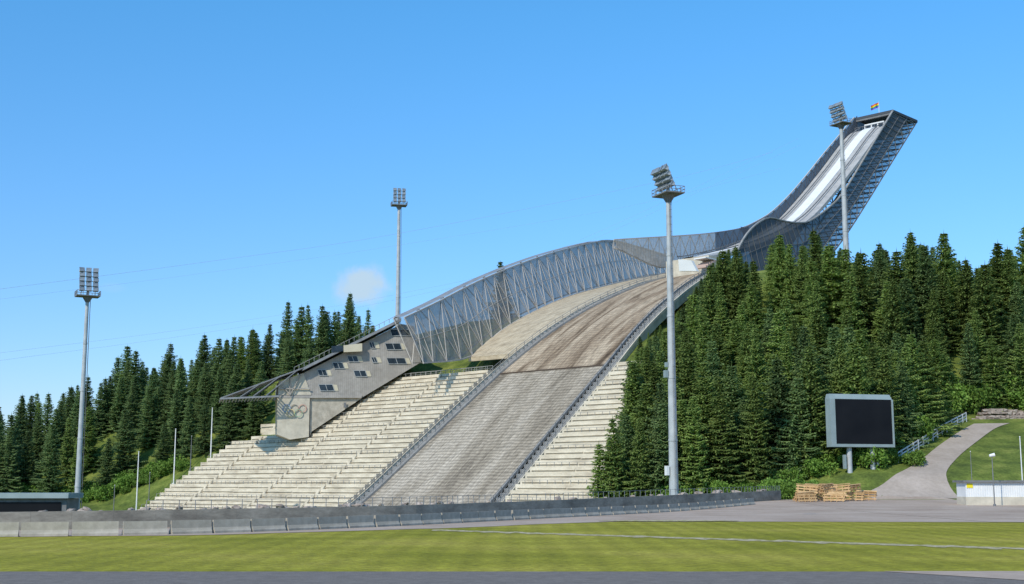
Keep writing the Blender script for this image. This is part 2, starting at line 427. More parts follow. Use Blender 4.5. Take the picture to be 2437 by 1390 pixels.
mb=MB(); mb.loft(LTr[k0:],Lb[k0:]); mb.obj('inner_side_wall',['clad'],jump)
mb=MB(); mb.loft(LTr[:k0+1],Lb[:k0+1]); mb.obj('curved_wind_screen',['screen'],jump)
lt2=LTr[::2]; lb2=Lb[::2]
lattice([p-N*.6 for p in lt2],[p-N*.6 for p in lb2],.35,.18,'inner_wall_truss','truss')
RT=[lat(u,v,lambda s:7) for u,v in [(1752,602),(1762,580),(1778,555),(1800,533),(1830,518),(1865,526),(1900,530),(1930,524),(1980,487),(2010,452),(2060,370),(2125,262)]]
RB=[lat(u,v,lambda s:7) for u,v in [(1752,640),(1780,650),(1810,655),(1850,655),(1885,655),(1915,650),(1950,630),(1985,598),(2025,542),(2060,487),(2110,406),(2182,290)]]
RTr=resample(RT,44); RBr=resample(RB,44)
Mid=[a.lerp(b,lerp(.9,.6,sm((i-10)/12))) for i,(a,b) in enumerate(zip(RTr,RBr))]
mb=MB(); mb.loft(RTr,Mid); mb.obj('outer_side_wall',['clad'],jump)
mb=MB(); mb.loft([p-N*.6 for p in Mid],[p-N*.6 for p in RBr]); mb.obj('open_mesh_skirt',['cladlo'],jump)
mb=MB()
for i in range(0,44):
    mb.beam(RTr[i]+N*.12,Mid[i]+N*.12,.12)
    if i<43: mb.beam(RTr[i].lerp(Mid[i],.5)+N*.12,RTr[i+1].lerp(Mid[i+1],.5)+N*.12,.12)
mb.obj('wall_ribs',['steeld'],jump)
def halfs(P): return P[::2]+([P[-1]] if (len(P)-1)%2 else [])
lattice(halfs(Mid),halfs(RBr),.35,.22,'side_lattice','steeld')
mb=MB()
for p,q in zip(RTr[:-1],RTr[1:]): mb.beam(p+N*.1,q+N*.1,.6,.35)
mb.obj('side_wall_rail',['rail'],jump)
mb=MB()
W14=-N*14
lbk=[p+W14 for p in RBr]; lmk=[p+W14 for p in Mid]
for i in range(8,44):
    mb.beam(RBr[i],lbk[i],.35); 
    if i<43: mb.beam(RBr[i],lbk[i+1],.28); mb.beam(lbk[i],lbk[i+1],.5)
mb.obj('underside_bracing',['steeld'],jump)
lattice(halfs(lmk)[4:],halfs(lbk)[4:],.4,.3,'far_side_lattice','steeld')
mb=MB(); mb.loft([p for p in lmk[10:]],[p for p in [q+W14 for q in RTr[10:]]]); mb.obj('far_side_wall',['clad'],jump)
# tower head
pf=RT[-1]; pb=RB[-1]; sf=st(pf.x,pf.y)[0]; sb=st(pb.x,pb.y)[0]; zt=(pf.z+pb.z)/2
mb=MB(); P=[A(sf-.5,7.3,zt-.6),A(sb,7.3,zt-.6),A(sb,-7.3,zt-.6),A(sf-.5,-7.3,zt-.6)]
mb.hexa(P+[p+Vector((0,0,.9)) for p in P]); mb.obj('tower_roof',['clad'],jump)
mb=MB(); zd=deck(S1)
P=[A(S1+1,6.6,zd-1),A(sf+9,6.6,zd-1),A(sf+9,-6.6,zd-1),A(S1+1,-6.6,zd-1)]
mb.hexa(P+[p+Vector((0,0,.6)) for p in P]); mb.obj('start_platform',['steel'],jump)
mb=MB()
P=[A(S1+3,3.5,zd-.4),A(S1+8,3.5,zd-.4),A(S1+8,-4,zd-.4),A(S1+3,-4,zd-.4)]
mb.hexa(P+[p+Vector((0,0,3.2)) for p in P]); sh=mb.obj('start_house',['white'],jump)
mb=MB()
for k in (-3,-.4,2):
    P=[A(S1+2.9,k+1.3,zd+.9),A(S1+3.1,k+1.3,zd+.9),A(S1+3.1,k-.6,zd+.9),A(S1+2.9,k-.6,zd+.9)]
    mb.hexa(P+[p+Vector((0,0,1.4)) for p in P])
w=mb.obj('start_house_window',['glass'],sh)
mb=MB()
for k in range(9):
    t=-6+k*1.5; p=A(S1,t,zd); mb.beam(p,p+Vector((0,0,1.3)),.12)
mb.beam(A(S1,-6,zd+1.3),A(S1,6,zd+1.3),.14); mb.beam(A(sf,-7,zt-.8),A(sf,7,zt-.8),.8)
mb.obj('start_railing',['steeld'],jump)
# take-off structures
mb=MB(); zk=deck(S0)
for (s,t0,t1,z0,z1) in [(S0-1,-7.4,7.4,prof(98)-1,zk-.2),(S0+6,-7.4,7.4,prof(98)-1,zk-.3)]:
    P=[A(s,t1,z0),A(s+5,t1,z0),A(s+5,t0,z0),A(s,t0,z0)]; mb.hexa(P+[Vector((p.x,p.y,z1)) for p in P])
mb.obj('takeoff_wall',['conclight'],jump)
mb=MB()
mb.prism([lat(u,v,lambda s:9-(s-90)*.9) for u,v in [(1616,645),(1658,645),(1645,620),(1614,617)]],D*.4)
mb.obj('takeoff_white_panel',['white'],jump)
mb=MB(); b0=lat(1680,636,lambda s:9.5)
for k in range(5):
    P=[b0+N*0+D*(k*1.0),b0+D*(k+1.0),b0+D*(k+1.0)-N*4,b0+D*k-N*4]; P=[p+Vector((0,0,k*.5)) for p in P]
    mb.hexa(P+[p+Vector((0,0,.6)) for p in P])
mb.obj('coach_platform',['seat'],jump)
mb=MB()
P=[b0+Vector((0,0,2.6)),b0+D*5+Vector((0,0,2.6)),b0+D*5-N*4+Vector((0,0,2.6)),b0-N*4+Vector((0,0,2.6))]
mb.hexa(P+[p+Vector((0,0,.3)) for p in P]); mb.obj('coach_platform_roof',['white'],jump)
fp=empty('flagpole','white flagpole with rainbow flag on the tower roof','flagpole')
base=atY(2092,262,436); base.z=zt+.3; fp.location=base
hF=atY(2092,242,436).z-base.z
mb=MB(); mb.tube((0,0,0),(0,0,hF),.12,.07,8); mb.obj('pole',['white'],fp)
mb=MB(); nS=14
for k,c in enumerate(range(6)):
    for i in range(nS):
        f=lambda i,j:(-3.0*i/nS, .25*math.sin(i*.8), hF-.2-(j/6)*1.8-.1*i )
        mb.face([f(i,k),f(i+1,k),f(i+1,k+1),f(i,k+1)],k)
mb.obj('rainbow_flag',['red','orange','yellow','green','blue','violet'],fp)

# ------------------------------------------------------------------ grandstands
def stand(name,label,rows,aisles):
    g=empty(name,label,'grandstand')
    ter=MB(); ben=MB(); rl=MB(); AI={}
    for k in range(len(rows)-1):
        s,tl,tr=rows[k]; s2=rows[k+1][0]; z=prof(s)+.3; z2=prof(s2)+.3
        P=[A(s,tl,z-3),A(s,tr,z-3),A(s2,tr,z-3),A(s2,tl,z-3)]
        Q=[A(s,tl,z2),A(s,tr,z2),A(s2+.01,tr,z2),A(s2+.01,tl,z2)]
        ter.hexa(P+Q)
        cuts=[tl]+[a for a in aisles if tl+3<a<tr-3]+[tr]
        for a0,a1 in zip(cuts[:-1],cuts[1:]):
            n=max(1,int((a1-a0)/11)); wdt=(a1-a0)/n
            for i in range(n):
                a=a0+i*wdt+(.55 if i==0 else .12); b=a0+(i+1)*wdt-(.55 if i==n-1 else .12)
                if b-a<1: continue
                zz=z+.42+.03*math.sin(i*3.1+k)
                P=[A(s-.36,a,zz),A(s-.36,b,zz),A(s+.02,b,zz),A(s+.02,a,zz)]
                ben.hexa(P+[p+Vector((0,0,.13)) for p in P])
        for a in cuts[1:-1]:
            ai=AI.setdefault(a,MB())
            for h in range(3):
                ss=s+(s2-s)*(h-3)/3*.55; zz=z+(z2-z)*h/3
                P=[A(ss,a-.42,zz-.3),A(ss,a+.42,zz-.3),A(s+.02,a+.42,zz-.3),A(s+.02,a-.42,zz-.3)]
                ai.hexa(P+[q+Vector((0,0,.3+(z2-z)/3-.02)) for q in P])
        if k%3==0:
            zz=z2; prev=None; t=tl+.5
            while t<tr-.3:
                p=A(s+.15,t,zz); q=p+Vector((0,0,.85)); rl.beam(p,q,.09)
                if prev is not None: rl.beam(prev,q,.06)
                prev=q; t+=2.1
    ter.obj('terrace',['riser'],g); ben.obj('bench_boards',['bench'],g); rl.obj('barrier_rails',['rail'],g)
    for ai in AI.values(): ai.obj('aisle_steps',['riser'],g)
    return g
def psurf(x,y): return prof(st(x,y)[0])+.3
LBp=[on(u,v,psurf,200) for u,v in [(300,1232),(330,1215),(400,1165),(480,1110),(560,1055),(606,1024),(735,1031),(800,985),(862,946),(920,910),(972,880)]]
LBt=sorted([st(p.x,p.y) for p in LBp]); LBt=[(a,b) for a,b in LBt]
rowsL=[]; ns=34
for k in range(ns+1):
    s=lerp(-12,41.5,k/ns); rowsL.append((s,tab(LBt,s),-hw(s)-4.6))
gs=stand('grandstand','wide bleached terraced grandstand beside the landing slope',rowsL,[-92,-62,-40])
mb=MB(); 
a=rowsL[-1]; z=prof(a[0])+.3
P=[A(a[0],a[1]-1,z-.2),A(a[0],a[2]+.2,z-.2),A(a[0]+4,a[2]+.2,z-.2),A(a[0]+4,a[1]-1,z-.2)]
mb.hexa([p-Vector((0,0,1)) for p in P]+P); mb.obj('top_walkway',['conclight'],gs)
mb=MB(); prev=None; t=a[1]
while t<a[2]:
    p=A(a[0]+.3,t,z-.2); q=p+Vector((0,0,1.4)); mb.beam(p,q,.1)
    if prev: mb.beam(prev,q,.1); mb.beam(prev-Vector((0,0,.6)),q-Vector((0,0,.6)),.07)
    prev=q; t+=2
mb.obj('walkway_railing',['rail'],gs)
def tEdge(s): return lerp(58,29,sm((s+14)/56))
rowsR=[]
for k in range(34):
    s=lerp(-12,40,k/33); rowsR.append((s,hw(s)+4.4,tEdge(s)+1))
stand('grandstand','bleached terraced grandstand partly hidden by spruce trees',rowsR,[])

# ------------------------------------------------------------------ judges building
P0=Vector((-53.9,341,0)); e=Vector((28.6,7,0)).normalized(); nf=Vector((e.y,-e.x,0))
def FP(u,v,off=0.):
    d=ray(u,v); o=Vector((0,0,H0)); q=P0+nf*off
    k=(q-o).dot(nf)/d.dot(nf); return o+d*k
bld=empty('arena_building','grey timber clad building stepping up beside the grandstand','building')
bk=-nf
def fr(pts,depth,off,m,name,parent=bld,label=None):
    mb=MB(); mb.prism([FP(u,v,off) for u,v in pts][::-1],bk*depth); return mb.obj(name,[m],parent,label=label)
fr([(722,888),(955,771),(985,776),(1002,862),(972,880),(862,946),(742,946)],16,0,'timber','timber_wall')
fr([(664,908),(722,888),(741,940),(662,940)],14,.25,'conclight','end_wall')
fr([(737,947),(862,947),(742,1027),(737,1040)],12,-.3,'conc','concrete_base')
fr([(660,947),(737,947),(735,1040),(690,1046),(660,1034)],9,.4,'conclight','concrete_pier')
fr([(660,941),(862,941),(860,947),(660,947)],14,.5,'timber','floor_band')
mb=MB()
r1=FP(720,875,2); r2=FP(955,757,2)
mb.prism([r1,r2,r2-Vector((0,0,.8)),r1-Vector((0,0,.8))],bk*18); mb.obj('roof',['roof'],bld)
mb=MB()
a=FP(525,946,5); b=FP(722,874,2.1); c=FP(664,940,5)
mb.prism([a,b,b-Vector((0,0,.35)),a-Vector((0,0,.3))],bk*14)
for k in range(19):
    p=a.lerp(c,k/18)-Vector((0,0,.3)); mb.beam(p,p+bk*16,.3,.3)
mb.beam(a-Vector((0,0,.3)),c-Vector((0,0,.3)),.3,.45)
for k in (3,5,7):
    p=a.lerp(c,k/9); q=a.lerp(b,min(1,(k+1.5)/9))
    for d in (0.2,7,13.8): mb.beam(p+bk*d,q+bk*d,.22)
mb.obj('canopy',['roof'],bld)
mb=MB()
for (u0,v0),(u1,v1) in [((664,908),(690,940)),((690,899),(690,940)),((716,890),(690,940)),((664,925),(738,925))]:
    mb.beam(FP(u0,v0,.7),FP(u1,v1,.7),.25)
mb.obj('end_bracing',['timber'],bld)
mb=MB(); prev=None
for k in range(22):
    p=FP(lerp(700,950,k/21),lerp(884,757,k/21),1.3); q=p+Vector((0,0,1.1)); mb.beam(p,q,.1)
    if prev: mb.beam(prev,q,.12)
    prev=q
mb.obj('roof_railing',['rail'],bld)
mb=MB(); mb.prism([FP(u,v,2.2) for u,v in [(818,822),(862,817),(862,836),(818,838)]][::-1],bk*.8)
mb.obj('terrace_parapet',['reveal'],bld)
mb=MB()
mb.prism([FP(u,v,2.2) for u,v in [(789,824),(816,822),(816,836),(789,838)]][::-1],bk*.8)
mb.obj('terrace_glass',['glass'],bld)
WIN=[(928,988,784,799),(878,904,814,829),(916,967,817,832),(826,864,847,861),(883,909,850,863),(920,978,852,866),(791,830,863,877),(755,790,880,894),(841,884,882,896),(758,806,915,930)]
for (u0,u1,v0,v1) in WIN:
    w=empty('window','','w'); del w['label']; del w['category']; w.parent=bld
    ux=u1-15; sk=5
    mb=MB(); mb.prism([FP(u,v,.12) for u,v in [(u0,v0),(ux,v0),(ux+sk,v1),(u0+sk,v1)]][::-1],bk*.2); mb.obj('window_pane',['glass'],w)
    mb=MB(); mb.prism([FP(u,v,.14) for u,v in [(ux+.4,v0),(u1-4,v0+1),(u1,v1),(ux+sk+.4,v1)]][::-1],bk*.2); mb.obj('window_reveal',['reveal'],w)
    mb=MB()
    C=[FP(u,v,.2) for u,v in [(u0,v0),(ux,v0),(ux+sk,v1),(u0+sk,v1)]]
    for i in range(4): mb.beam(C[i],C[(i+1)%4],.12)
    m0=C[0].lerp(C[1],.5); m1=C[3].lerp(C[2],.5); mb.beam(m0,m1,.12); mb.obj('window_frame',['steel'],w)
def ring(c,r,m):
    mb=MB(); n=28
    ux=e; uz=Vector((0,0,1))
    for i in range(n):
        a0=2*math.pi*i/n; a1=2*math.pi*(i+1)/n
        mb.beam(c+(ux*math.cos(a0)+uz*math.sin(a0))*r,c+(ux*math.cos(a1)+uz*math.sin(a1))*r,.15,.15)
    mb.obj('emblem_ring',[m],bld)
for (u,v,m,o) in [(682,972,'rblue',.6),(701,972,'rblack',.62),(720,972,'rred',.64),(691.5,983,'ryellow',.75),(710.5,983,'rgreen',.77)]:
    ring(FP(u,v,o),1.0,m)
mb=MB(); mb.prism([FP(u,v,.3) for u,v in [(818,958),(824,958),(824,970),(818,970)]][::-1],bk*.2); mb.obj('wall_box',['steeld'],bld)

# ------------------------------------------------------------------ trees
SB=onT(2056,1122,200)
def spruce_mesh(seed,dark,airy=False,rad=1.,nl=36):
    rnd=random.Random(seed); mb=MB(); Ht=20.
    r=lambda a,b: a+(b-a)*rnd.random()
    lop=[r(.75,1.25) for _ in range(8)]
    pw=r(.74,.98)
    for l in range(nl):
        h=1.0+(Ht-1.5)*((l+r(-.2,.2)+.2)/nl)**.95
        k=max(0,1-h/Ht)
        Rr=(4.9 if not airy else 3.)*rad*(k**pw)*r(.72,1.16)+.15
        nb=int(7+6*k) if not airy else int(4+3*k)
        for b in range(nb):
            az=2*math.pi*(b+rnd.random())/nb
            Lb=Rr*r(.6,1.14)*lop[int(az/6.2832*8)%8]
            if rnd.random()<.08: Lb*=.45
            dx,dy=math.cos(az),math.sin(az); px,py=-dy,dx
            slope=-.2-.18*k+r(-.1,.12)
            nn=max(2,int(Lb/.42))
            for j in range(nn):
                u=(j+.6)/nn
                rr=Lb*u; z=h+slope*rr+.16*rr*u*u*(1.2)+ (0.3*(1-k))*rr
                c=Vector((dx*rr,dy*rr,z))
                wl=(.62-.25*u*u)*r(.7,1.3)*(1+.3*k)
                for sg in (-1,1):
                    q=c+Vector((dx*.4*wl+px*sg*wl,dy*.4*wl+py*sg*wl,-.28*wl+r(-.12,.05)))
                    w=.19*r(.8,1.4)
                    a=Vector((dx,dy,-.15))*w
                    mb.face([c-a,q-a*.6,q+a*.8+Vector((0,0,r(-.1,.06))),c+a*1.2+Vector((0,0,.05))])
                q=c+Vector((dx*.1+r(-.15,.15),dy*.1+r(-.15,.15),-r(.25,.6)*(1+.3*k)))
                a=Vector((px,py,0))*.2*r(.7,1.3)
                mb.face([c-a,c+a,q+a*.4,q-a*.4])
            tip=Vector((dx*Lb*1.07,dy*Lb*1.07,h+slope*Lb+.2*Lb+.3*(1-k)*Lb)); a=Vector((px,py,0))*.2
            mb.face([c-a,tip-a*.15,tip+a*.15,c+a])
    for i in range(6):
        an=i*1.05; a=Vector((math.cos(an),math.sin(an),0))*.12
        mb.face([Vector((0,0,Ht-1.6))-a,Vector((0,0,Ht-1.6))+a,Vector((0,0,Ht+.3))])
    cm=mb.mesh('crown',['fol2' if dark else 'fol'])
    tb=MB(); tb.tube((0,0,-1.5),(0,0,6),.3,.22,8); tb.tube((0,0,6),(0,0,Ht-.6),.22,.04,7)
    for i in range(26):
        h=r(1,15); an=r(0,6.28); L=2.2*(1-h/Ht); tb.tube((0,0,h),(math.cos(an)*L,math.sin(an)*L,h-.35*L),.05,.02,4,cap=False)
    return cm,tb.mesh('trunk',['bark'])
VAR=[spruce_mesh(1,0),spruce_mesh(2,0,rad=1.12,nl=33),spruce_mesh(3,1),spruce_mesh(4,0,rad=.85,nl=32),spruce_mesh(5,1,rad=.95,nl=31),spruce_mesh(6,1,True),spruce_mesh(7,0,rad=.95,nl=29),spruce_mesh(8,1,rad=1.15,nl=34),spruce_mesh(9,0,rad=1.2,nl=30)]
SKYL=[(-60,960),(0,962),(50,935),(75,930),(103,868),(135,930),(170,915),(200,890),(243,832),(268,840),(295,786),(320,830),(345,850),(380,870),(405,812),(440,850),(470,840),(495,768),(525,800),(560,795),(600,775),(640,765),(683,712),(715,722),(740,718),(770,725),(800,735),(832,692),(852,740),(862,790),(877,732),(900,800),(1000,800),(1100,750),(1200,715),(1300,690),(1420,690),(1430,1000),(1462,905),(1500,850),(1540,805),(1580,770),(1600,750),(1650,685),(1690,620),(1720,590),(1750,580),(1790,612),(1815,600),(1850,548),(1880,570),(1905,575),(1943,538),(1975,575),(2010,580),(2050,590),(2090,570),(2130,590),(2165,545),(2200,580),(2240,545),(2265,600),(2290,612),(2340,625),(2375,568),(2400,580),(2437,530),(2500,540)]
def edge(x):
    if x<62: return lerp(226,219,sm((x-45)/15))
    return min(263,222+(x-65)*1.5+2)
def allowed(x,y):
    s,t=st(x,y)
    if t<0:
        if s>100 or y<300 or y>470: return False
        if s<20: return s>-45 and t<-134+1.07*(s+8)
        return t<-104+.5*(s-20)
    if y<edge(x): return False
    if abs(x-SB.x)<9.5 and y<SB.y+7: return False
    if s<46: return t>tEdge(s)+2.5
    if s<105: return t>hw(s)+7.
    return t>11.5
placed=[]
def tree(x,y,h,airy=False):
    left=x<0 and st(x,y)[1]<0
    v=VAR[5] if airy else VAR[random.choice([2,4,7,6,2,4,7]) if left else random.choice([0,1,3,0,1,2,6,8,7])]
    placed.append((x,y))
    s=h/20.; w=s*U(.82,1.28)*(1.15 if h<16 else 1)
    lab='tall dark spruce tree in dense forest beside the grandstand' if left else 'tall green spruce tree on the hillside by the ski jump'
    if airy: lab='thin open crowned conifer rising above the forest'
    g=empty('spruce_tree',lab,'tree','spruce trees on the slopes around the ski jump',(x,y,T(x,y)-.2),(U(-.04,.04),U(-.04,.04),U(0,6.28)),(w,w,s))
    inst('trunk',v[1],g); inst('crown',v[0],g)
def tree_top(u,v,h,airy=False,y0=215,dmin=2.0):
    Y=y0
    while Y<470:
        p=atY(u,v,Y)
        if allowed(p.x,p.y) and p.z-T(p.x,p.y)<=h:
            hh=p.z-T(p.x,p.y)
            if hh>9 and not any((p.x-a)**2+(p.y-b)**2<dmin*dmin for a,b in placed): tree(p.x,p.y,hh,airy); return
        Y+=1
for u,v in [(0,962),(50,935),(103,868),(170,915),(205,890),(243,832),(295,786),(325,830),(405,812),(435,845),(495,768),(525,800),(550,795),(600,775),(640,765),(683,712),(715,722),(740,718),(770,722),(800,735),(832,692),
            (1480,880),(1505,850),(1535,815),(1570,790),(1600,755),(1650,690),(1690,625),(1722,590),(1750,578),(1800,612),(1850,548),(1880,572),(1905,578),(1943,538),(1975,572),(2010,580),(2050,590),(2090,570),(2128,590),(2165,545),(2205,575),(2240,545),(2290,610),(2335,620),(2375,568),(2400,580),(2434,530),(2470,540)]:
    tree_top(u,v,U(19,24),airy=(u in (103,)))
tree_top(877,732,22,True); tree_top(1196,618,24,False,330)
s=-14
while s<46:
    t=tEdge(s)+U(2.4,4.5); p=A(s,t); h=U(12,20)
    u,v=proj((p.x,p.y,T(p.x,p.y)+h)); lim=tab(SKYL,u)
    while v<lim and h>7: h-=.7; u,v=proj((p.x,p.y,T(p.x,p.y)+h))
    tree(p.x,p.y,h); s+=U(3.,4.4)
s=46
while s<94:
    t=hw(s)+U(6.5,8.5); p=A(s,t); h=U(9,14)
    u,v=proj((p.x,p.y,T(p.x,p.y)+h)); lim=tab(SKYL,u)
    while v<lim and h>4.5: h-=.7; u,v=proj((p.x,p.y,T(p.x,p.y)+h))
    tree(p.x,p.y,h); s+=U(2.8,4.4)
for u,v in [(1468,985),(1492,920),(1520,985),(1545,900),(1575,950),(1600,860),(1632,800),(1650,930),(1680,850),(1705,760),(1730,860),(1780,770),(1800,880),(1830,830),(1870,780),(1890,890),(1920,810),(1950,870),(1990,790),(2040,800),(2090,780),(2140,850),(2190,800),(2250,830),(2300,760),(2360,790),(2420,760)]:
    tree_top(u,v,U(19,24),dmin=3)
for u in range(-30,640,24):
    tree_top(u+U(-8,8),tab(SKYL,u)+U(40,100)-.02*u,U(17,22),y0=300,dmin=3)
def fill(x0,x1,y0,y1,n,md,h0=15,h1=23):
    c=0;tr=0
    while c<n and tr<14000:
        tr+=1; x=U(x0,x1); y=U(y0,y1)
        if not allowed(x,y): continue
        if any((x-a)**2+(y-b)**2<md*md for a,b in placed): continue
        g=T(x,y); h=U(h0,h1); u,v=proj((x,y,g+h))
        if u<-50 or u>2490: continue
        lim=tab(SKYL,u)+6
        while v<lim and h>8: h-=1; u,v=proj((x,y,g+h))
        if h<=8.5: continue
        tree(x,y,h); c+=1
fill(12,135,218,262,54,4.2,12,23)
fill(12,135,250,345,74,5.2)
fill(-190,-20,300,470,90,5.2,13,23)

# bushes
def bush_mesh(seed):
    rnd=random.Random(seed); mb=MB()
    cl=[(rnd.uniform(-1,1),rnd.uniform(-1,1),rnd.uniform(.4,1.4),rnd.uniform(.5,.95)) for _ in range(11)]
    for cx,cy,cz,r in cl:
        for _ in range(130):
            d=Vector((rnd.gauss(0,1),rnd.gauss(0,1),rnd.gauss(0,1))).normalized()*r*rnd.uniform(.6,1.1)
            c=Vector((cx,cy,cz))+d; a=Vector((rnd.uniform(-1,1),rnd.uniform(-1,1),rnd.uniform(-1,1))).normalized()*.13
            b=a.cross(Vector((rnd.uniform(-1,1),rnd.uniform(-1,1),rnd.uniform(-1,1)))).normalized()*.1
            mb.face([c-a,c+b,c+a,c-b])
    s=MB()
    for i in range(6):
        an=i*1.05; s.tube((0,0,-.3),(math.cos(an)*.7,math.sin(an)*.7,1.1),.05,.02,5)
    return mb.mesh('leaves',['leaf']),s.mesh('stems',['bark'])
BV=[bush_mesh(1),bush_mesh(2),bush_mesh(3)]
def bush(x,y,sc):
    if abs(x-SB.x)<7.5 and y<SB.y+2: return
    g=empty('bush','leafy light green bush at the forest edge','bush','bushes along the forest edge',(x,y,T(x,y)-.1),(0,0,U(0,6)),(sc,sc,sc*U(.8,1.2)))
    v=random.choice(BV); inst('leaves',v[0],g); inst('stems',v[1],g)
for i in range(24):
    x=lerp(26,50,R()); bush(x,edge(x)-U(0,3),U(.7,1.5))
for i in range(18):
    x=lerp(43,50,R()); bush(x,U(211,222),U(.9,1.7))
for i in range(40):
    x=lerp(50,92,R()); bush(x,edge(x)-U(-4,1.5),U(1.0,2.2))
for i in range(26):
    x=lerp(90,120,R()); bush(x,U(260,266),U(1.3,2.6))
for i in range(14):
    bush(SB.x+U(-9,10),SB.y+U(3,7),U(1,1.7))
for i in range(80):
    s=U(-36,10); t=-136+1.07*(s+8)+U(-9,2); p=A(s,t); bush(p.x,p.y,U(1,2.3))

# ------------------------------------------------------------------ wall, barriers, boulders
WP=[Vector((x,y,0)) for x,y in [(-90,88),(-60,91.5),(-38,95),(-12,115),(3.8,142),(43,205)]]
WZ=[1.3,1.35,1.38,1.47,1.6,2.34]
WR=resample(WP,60)
mb=MB()
def wz(x): return tab(list(zip([p.x for p in WP],WZ)),x)
for i in range(59):
    a,b=WR[i],WR[i+1]; d=(b-a).normalized(); n=Vector((-d.y,d.x,0))*.2
    za,zb=wz(a.x),wz(b.x)
    mb.hexa([Vector((q.x,q.y,-7)) for q in (a-n,b-n,b+n,a+n)]+[Vector((a.x-n.x,a.y-n.y,za)),Vector((b.x-n.x,b.y-n.y,zb)),Vector((b.x+n.x,b.y+n.y,zb)),Vector((a.x+n.x,a.y+n.y,za))])
ww=mb.obj('concrete_wall',['concd']); tag(ww,'long dark stained concrete wall around the arena bowl','wall')
mb=MB(); prev=None
for p in resample(WP,150)[50:]:
    q=Vector((p.x,p.y,wz(p.x))); q2=q+Vector((0,0,.75)); mb.beam(q,q2,.05)
    if prev: mb.beam(prev,q2,.035)
    prev=q2
mb.obj('wall_handrail',['rail'],ww)
bm=MB()
prof_b=[(-.3,0),(.3,0),(.3,.15),(.13,.4),(.09,.92),(-.09,.92),(-.13,.4),(-.3,.15)]
bm.prism([Vector((-1.48,y,z)) for y,z in prof_b],(2.96,0,0)); bmesh=bm.mesh('jersey_barrier',['conc'])
BP=resample([Vector((x,y,0)) for x,y in YB],400)
last=BP[0]; idx=0
while idx<399:
    j=idx
    while j<399 and (BP[j]-last).length<3.0: j+=1
    if j>=399: break
    a,b=last,BP[j]; c=(a+b)/2; an=math.atan2(b.y-a.y,b.x-a.x)
    o=inst('concrete_barrier',bmesh,None,(c.x,c.y,T(c.x,c.y)+.035),(0,0,an+U(-.006,.006)),(1,1,U(.98,1.02)))
    tag(o,'grey concrete road barrier in a long curved row','barrier','concrete barriers along the apron')
    last=b; idx=j
def rockmesh(seed):
    import bmesh as bmm
    me=bpy.data.meshes.new('boulder'); b=bmm.new(); bmm.ops.create_icosphere(b,subdivisions=2,radius=1)
    for v in b.verts:
        v.co*=1+.45*noise.noise(v.co*1.3+Vector((seed*7,0,0))); v.co.z*=.6
    b.to_mesh(me); b.free(); me.materials.append(M['rock']); return me
RK=[rockmesh(i) for i in range(4)]
pts=resample(WP,400)
for i in range(85):
    k=int(U(60,395)); 
    if k>200 and R()<.35: continue
    p=pts[k]; d=(pts[min(399,k+1)]-pts[k-1]).normalized(); n=Vector((-d.y,d.x,0))
    q=p+n*.9; r=U(.22,.42)*(1.+.004*(p.y-90))
    o=inst('boulder',random.choice(RK),None,(q.x,q.y,wz(p.x)+U(-.15,.05)),(U(0,.4),U(0,.4),U(0,6)),(r*1.5,r,r))
    tag(o,'reddish granite boulder lying along the concrete wall','rock','boulders behind the concrete wall')
mb=MB()
for i in range(59):
    a,b=WR[i],WR[i+1]; d=(b-a).normalized(); n=Vector((-d.y,d.x,0))
    za,zb=wz(a.x)-.15,wz(b.x)-.15
    mb.face([Vector((a.x+n.x*.2,a.y+n.y*.2,za)),Vector((b.x+n.x*.2,b.y+n.y*.2,zb)),Vector((b.x+n.x*2.2,b.y+n.y*2.2,zb-.3)),Vector((a.x+n.x*2.2,a.y+n.y*2.2,za-.3))])
    mb.face([Vector((a.x+n.x*2.2,a.y+n.y*2.2,za-.3)),Vector((b.x+n.x*2.2,b.y+n.y*2.2,zb-.3)),Vector((b.x+n.x*9,b.y+n.y*9,-6)),Vector((a.x+n.x*9,a.y+n.y*9,-6))])
struct(mb.obj('embankment',['ground']),'grassy embankment behind the concrete wall')

